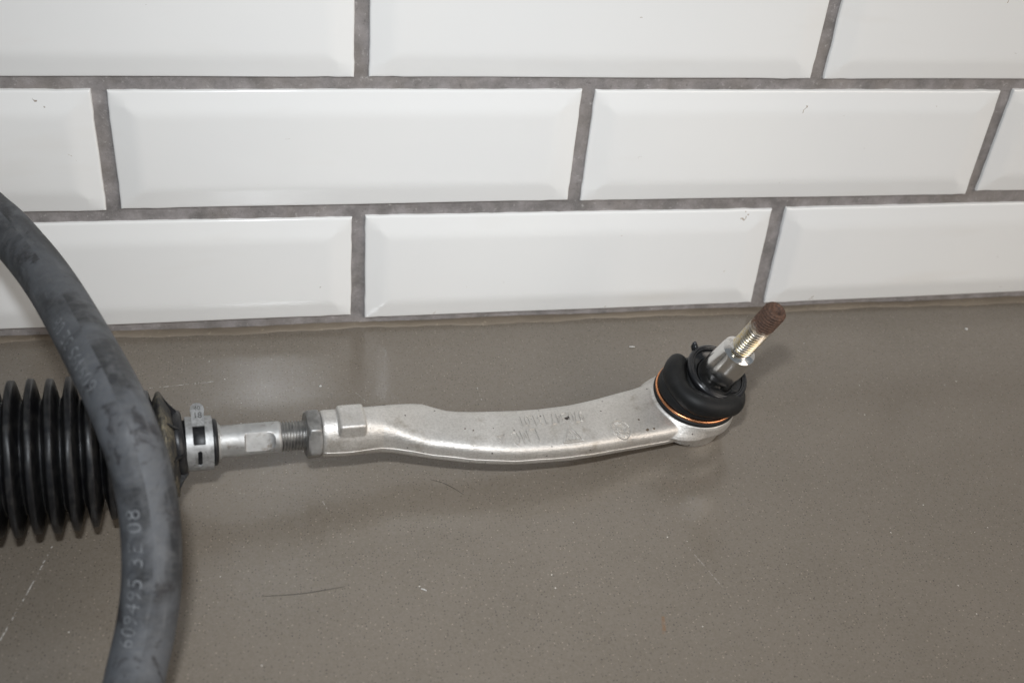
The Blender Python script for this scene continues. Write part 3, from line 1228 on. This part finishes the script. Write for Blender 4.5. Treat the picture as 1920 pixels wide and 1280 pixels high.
def mat_stud_thread():
    k = NT('rusting_stud_thread')
    g = k.n('ShaderNodeVectorMath', operation='SUBTRACT')
    k.l(k.obj(), g.inputs[0])
    g.inputs[1].default_value = tuple(SB - BASE)
    dt = k.n('ShaderNodeVectorMath', operation='DOT_PRODUCT')
    k.l(g.outputs[0], dt.inputs[0])
    dt.inputs[1].default_value = tuple(SA)
    n1 = k.noise(260, 4, 0.7)
    n2 = k.noise(700, 4, 0.75)
    h = k.math('ADD', dt.outputs['Value'], k.math('MULTIPLY', k.math('SUBTRACT', n1, 0.5), 0.012))
    rust = k.ramp(h, 0.0445, 0.0495)
    gold = k.math('MULTIPLY', k.ramp(h, 0.036, 0.043), 1.0)
    plated = k.mix(k.ramp(n1, 0.40, 0.60), (0.58, 0.56, 0.52), (0.62, 0.50, 0.27))
    plated = k.mix(k.math('MULTIPLY', gold, 0.55), plated, (0.30, 0.25, 0.20))
    rc = k.mix(k.ramp(n2, 0.35, 0.65), (0.045, 0.027, 0.020), (0.125, 0.066, 0.042))
    k.out(k.mix(rust, plated, rc), k.ramp(rust, 0, 1, 0.30, 0.75), k.ramp(rust, 0, 1, 1.0, 0.1), k.bump(n2, 0.12, 0.0004), 0.4)
    return k.m


# stud axis
SA = 0.1523 * U - 0.1872 * Vd + 0.9704 * Wd
SA /= np.linalg.norm(SA)
SB = LW(0.0078, -0.0001, 0.0154)
s1 = U - SA * (U @ SA)
s1 /= np.linalg.norm(s1)
s2 = np.cross(SA, s1)

# fold of the boot: an open roll round the joint
FC = LW(0.0026, -0.0010, 0.0118)
FA = Wd + 0.16 * U
FA /= np.linalg.norm(FA)
f1 = U - FA * (U @ FA)
f1 /= np.linalg.norm(f1)
f2 = np.cross(FA, f1)
pts, rad = [], []
A0, A1 = math.radians(126), math.radians(348)
for i in range(110):
    q = i / 109
    a = A0 + (A1 - A0) * q
    e = min(q / 0.025, (1 - q) / 0.03, 1.0)
    R = 0.0188 + 0.0005 * math.sin(2 * a) + 0.0012 * smooth01(q, 0.8, 1.0)
    pts.append(FC + R * (math.cos(a) * f1 + math.sin(a) * f2) + FA * (0.0006 * math.sin(3 * a) - 0.0018 * smooth01(q, 0.75, 1.0)))
    rad.append((0.0059 + 0.0004 * math.sin(5 * a)) * (0.72 + 0.28 * math.sqrt(max(0, 1 - (1 - e) ** 2))) * (1 - 0.12 * smooth01(q, 0.7, 1.0)))
Vf, Ff, _ = tube(pts, rad, 28)
Vf = np.array(Vf)
gf = np.random.default_rng(4)
part('boot_fold', (Vf, Ff), M_BJ, parent=bj)
# ragged flap at the right end of the fold
fl = []
for i in range(9):
    q = i / 8
    a = math.radians(332 + 24 * q)
    fl.append(FC + (0.0195 + 0.002 * math.sin(q * 5)) * (math.cos(a) * f1 + math.sin(a) * f2) + FA * (-0.0035 + 0.0008 * math.sin(q * 9)))
Vq, Fq, _ = tube(fl, [0.0010, 0.0024, 0.0030, 0.0027, 0.0032, 0.0028, 0.0031, 0.0022, 0.0008], 12)
part('torn_flap', (Vq, Fq), M_BJ, parent=bj)
# membrane under the collar
part('boot_top', lathe(LW(0.0072, -0.0005, 0.0100), SA, s1, s2, [(-0.006, 0.0180), (0.0005, 0.0182), (0.0030, 0.0175), (0.0044, 0.0165), (0.0030, 0.0105)], 96), M_BJ, parent=bj)
# collar ring round the stud
CO = SB + SA * 0.0030 - U * 0.0002 + Vd * 0.0004
part('collar', lathe(CO, SA, s1, s2, [(-0.0032, 0.0164), (-0.0024, 0.0176), (-0.0008, 0.0181), (0.0006, 0.0178), (0.0013, 0.0169), (0.0013, 0.0162), (0.0006, 0.0157), (-0.0008, 0.0153), (-0.0018, 0.0146), (-0.0028, 0.0114)], 120, False), M_SEAL, parent=bj)
part('collar_lip', torus(CO + SA * 0.0004, SA, s1, s2, 0.0154, 0.0006, 120, 10), M_SEAL, parent=bj)
a = math.radians(118)
tp = CO + 0.0180 * (math.cos(a) * s1 + math.sin(a) * s2)
rd = math.cos(a) * s1 + math.sin(a) * s2
Vb, Fb, _ = tube([tp - rd * 0.001 - SA * 0.0015, tp + rd * 0.0012, tp + rd * 0.0022 + SA * 0.0018, tp + rd * 0.0022 + SA * 0.0030], [0.0022, 0.0020, 0.0013, 0.0004], 10)
part('collar_tab', (Vb, Fb), M_SEAL, parent=bj)

stud = part('ball_stud', lathe(SB, SA, s1, s2,
     [(-0.014, 0.0122), (0.0000, 0.0113), (0.0100, 0.0105), (0.0240, 0.0095), (0.0251, 0.0093), (0.0257, 0.0082), (0.0262, 0.0064), (0.0266, 0.0055), (0.0282, 0.0052), (0.0290, 0.0052)], 96), M_CHROME, sharp=40)
Vt, Ft, nz_t = thread(SB, SA, s1, s2, 0.0284, 0.0622, 0.0062, 0.00115, 0.0018, 56, 10, r_end=0.0050)
# dished end face
last = (nz_t - 1) * 56
o = len(Vt)
Vt = list(Vt)
for (dz, r) in ((0.0002, 0.0046), (0.0001, 0.0034), (-0.0014, 0.0028), (-0.0026, 0.0012)):
    for j in range(56):
        t = 2 * math.pi * j / 56
        Vt.append(SB + SA * (0.0622 + dz) + r * (math.cos(t) * s1 + math.sin(t) * s2))
Ft = list(Ft)
chain = [last, o, o + 56, o + 112, o + 168]
for p, q in zip(chain[:-1], chain[1:]):
    for j in range(56):
        Ft.append((p + j, p + (j + 1) % 56, q + (j + 1) % 56, q + j))
Ft.append(tuple(o + 168 + j for j in range(56)))
part('thread', (Vt, Ft), mat_stud_thread(), parent=stud)

# ------------------------------------------------------------------ hose looping across the foreground
HR = 0.0115
HP = [(-0.2420, 0.0100 - 0.035, 0.0900), (-0.2060, -0.0260, 0.1010), (-0.1848, -0.0492, 0.1020), (-0.1680, -0.0734, 0.0985), (-0.1529, -0.1013, 0.0970),
      (-0.1382, -0.1369, 0.0995), (-0.1240, -0.1743, 0.1029), (-0.1152, -0.1978, 0.1035), (-0.1093, -0.2133, 0.0990), (-0.1055, -0.2226, 0.0889), (-0.1031, -0.2325, 0.0766),
      (-0.1026, -0.2428, 0.0631), (-0.1037, -0.2519, 0.0506), (-0.1063, -0.2610, 0.0393), (-0.1092, -0.2705, 0.0315), (-0.1118, -0.2830, 0.0265), (-0.1155, -0.2985, 0.0225),
      (-0.1210, -0.3160, 0.0180), (-0.1300, -0.3380, 0.0110), (-0.1420, -0.3600, 0.0062)]
HC = spline(HP, 260)
Vh, Fh, fr = tube(HC, HR, 48)
hb = np.array([HC[-1][0], HC[-1][1], ZC])
hose = mk('hose', Vh, Fh, M_HOSE, None, hb)
cum = np.concatenate([[0], np.cumsum(np.linalg.norm(np.diff(HC, axis=0), axis=1))])
uvl = hose.data.uv_layers.new(name='uv')
for p in hose.data.polygons:
    js = [v % 48 for v in p.vertices]
    wrap = max(js) - min(js) > 24
    for li, v in zip(p.loop_indices, p.vertices):
        if v >= len(HC) * 48:
            uvl.data[li].uv = (cum[0 if v == len(HC) * 48 else -1], 0.0)
            continue
        jj = v % 48
        if wrap and jj < 24:
            jj += 48
        uvl.data[li].uv = (cum[v // 48], jj / 48 * 2 * math.pi * HR)
tag(hose, 'thick dark grey rubber hose arching over the black bellows', 'hose')

cum = np.concatenate([[0], np.cumsum(np.linalg.norm(np.diff(HC, axis=0), axis=1))])


def print_on_hose(body, s_mid, size, tilt_ang, name='printed_code'):
    """text runs along the hose from its low end upwards, on the side facing left of the viewer"""
    TV, TF = text_mesh(body, size, 1.12)
    V = []
    for p in TV:
        s = s_mid - p[0]
        i = min(max(int(np.searchsorted(cum, s)) - 1, 0), len(HC) - 2)
        q = (s - cum[i]) / (cum[i + 1] - cum[i])
        c = HC[i] * (1 - q) + HC[i + 1] * q
        T = HC[i + 1] - HC[i]
        T /= np.linalg.norm(T)
        view = CAM_C - c
        view = view - T * (view @ T)
        view /= np.linalg.norm(view)
        left = np.cross(view, T)          # across the hose
        if left[0] > 0:
            left = -left
        ang = tilt_ang + p[1] / HR
        d = math.cos(ang) * view + math.sin(ang) * left
        V.append(c + d * (HR + 0.00012))
    return mk(name, V, TF, M_PRINT, hose, hb, smooth=False)


def arc_at(pt):
    return cum[int(np.argmin(np.linalg.norm(HC - np.array(pt), axis=1)))]


for (pt) in ((-0.1032, -0.2480, 0.0560), (-0.1260, -0.1690, 0.1025), (-0.1980, -0.0340, 0.1015)):
    print_on_hose('609495 3E 08', arc_at(pt), 0.0092, math.radians(31))

# ------------------------------------------------------------------ bits lying on the counter
def strand(name, pts, r, mat, label, cat):
    P = spline(pts, 24)
    V, F, _ = tube(P, [r * (0.35 + 0.65 * math.sin(math.pi * (0.08 + 0.84 * i / 23))) for i in range(24)], 8)
    o = mk(name, V, F, mat, None, np.array([pts[0][0], pts[0][1], ZC]))
    return tag(o, label, cat)


zz = ZC + 0.00018
strand('hair', [(-0.0635, -0.2090, zz), (-0.0467, -0.2093, zz), (-0.0360, -0.2084, zz), (-0.0251, -0.2071, zz)], 0.00012, M_HAIR,
       'long thin dark hair lying on the counter near the hose', 'hair')
strand('lint_thread', [(0.1590, -0.0345, zz + 0.0002), (0.1607, -0.0351, zz + 0.0004), (0.1624, -0.0349, zz + 0.0002)], 0.00035, M_LINT,
       'short white thread on the counter left of the ball joint', 'thread')
strand('hair', [(0.0230, -0.1395, zz), (0.0290, -0.1427, zz), (0.0340, -0.1470, zz), (0.0385, -0.1522, zz)], 0.00011, M_HAIR,
       'short thin dark hair on the counter just in front of the aluminium arm', 'hair')


def crumb(name, x, y, r, label, cat, seed):
    g = np.random.default_rng(seed)
    V = []
    n = 9
    k = 0.7 + 0.6 * g.random(n)
    for (h, q) in ((0.0, 1.0), (0.5 * r, 0.9), (0.9 * r, 0.45)):
        for j in range(n):
            t = 2 * math.pi * j / n
            V.append((x + r * k[j] * q * math.cos(t), y + r * k[j] * q * math.sin(t), ZC + h))
    F = grid_faces(3, n) + [tuple(2 * n + j for j in range(n))]
    return tag(mk(name, V, F, M_LINT, None, (x, y, ZC)), label, cat)


crumb('plaster_crumb', 0.3897, -0.0316, 0.0009, 'tiny white crumb on the bare counter at far right near the wall', 'crumb', 1)
crumb('plaster_crumb', -0.0292, -0.0580, 0.0007, 'tiny white crumb on the counter just behind the lock nut', 'crumb', 2)
strand('lint_sliver', [(0.0095, -0.2124, zz), (0.0108, -0.2130, zz), (0.0119, -0.2139, zz)], 0.00025, M_LINT,
       'tiny white sliver on the open counter in front of the arm', 'sliver')
# patches of grime and scuffs stuck on the casting near the ball joint
for q, (a_, b_, r_) in enumerate(((-0.0350, -0.0195, 0.0010), (-0.0310, -0.0190, 0.0006), (-0.0380, -0.0130, 0.0006), (-0.1350, -0.0120, 0.0004), (-0.1310, -0.0135, 0.0004))):
    part('grime_fleck', blob((a_, b_), r_, 20 + q), M_GRIME, parent=arm)
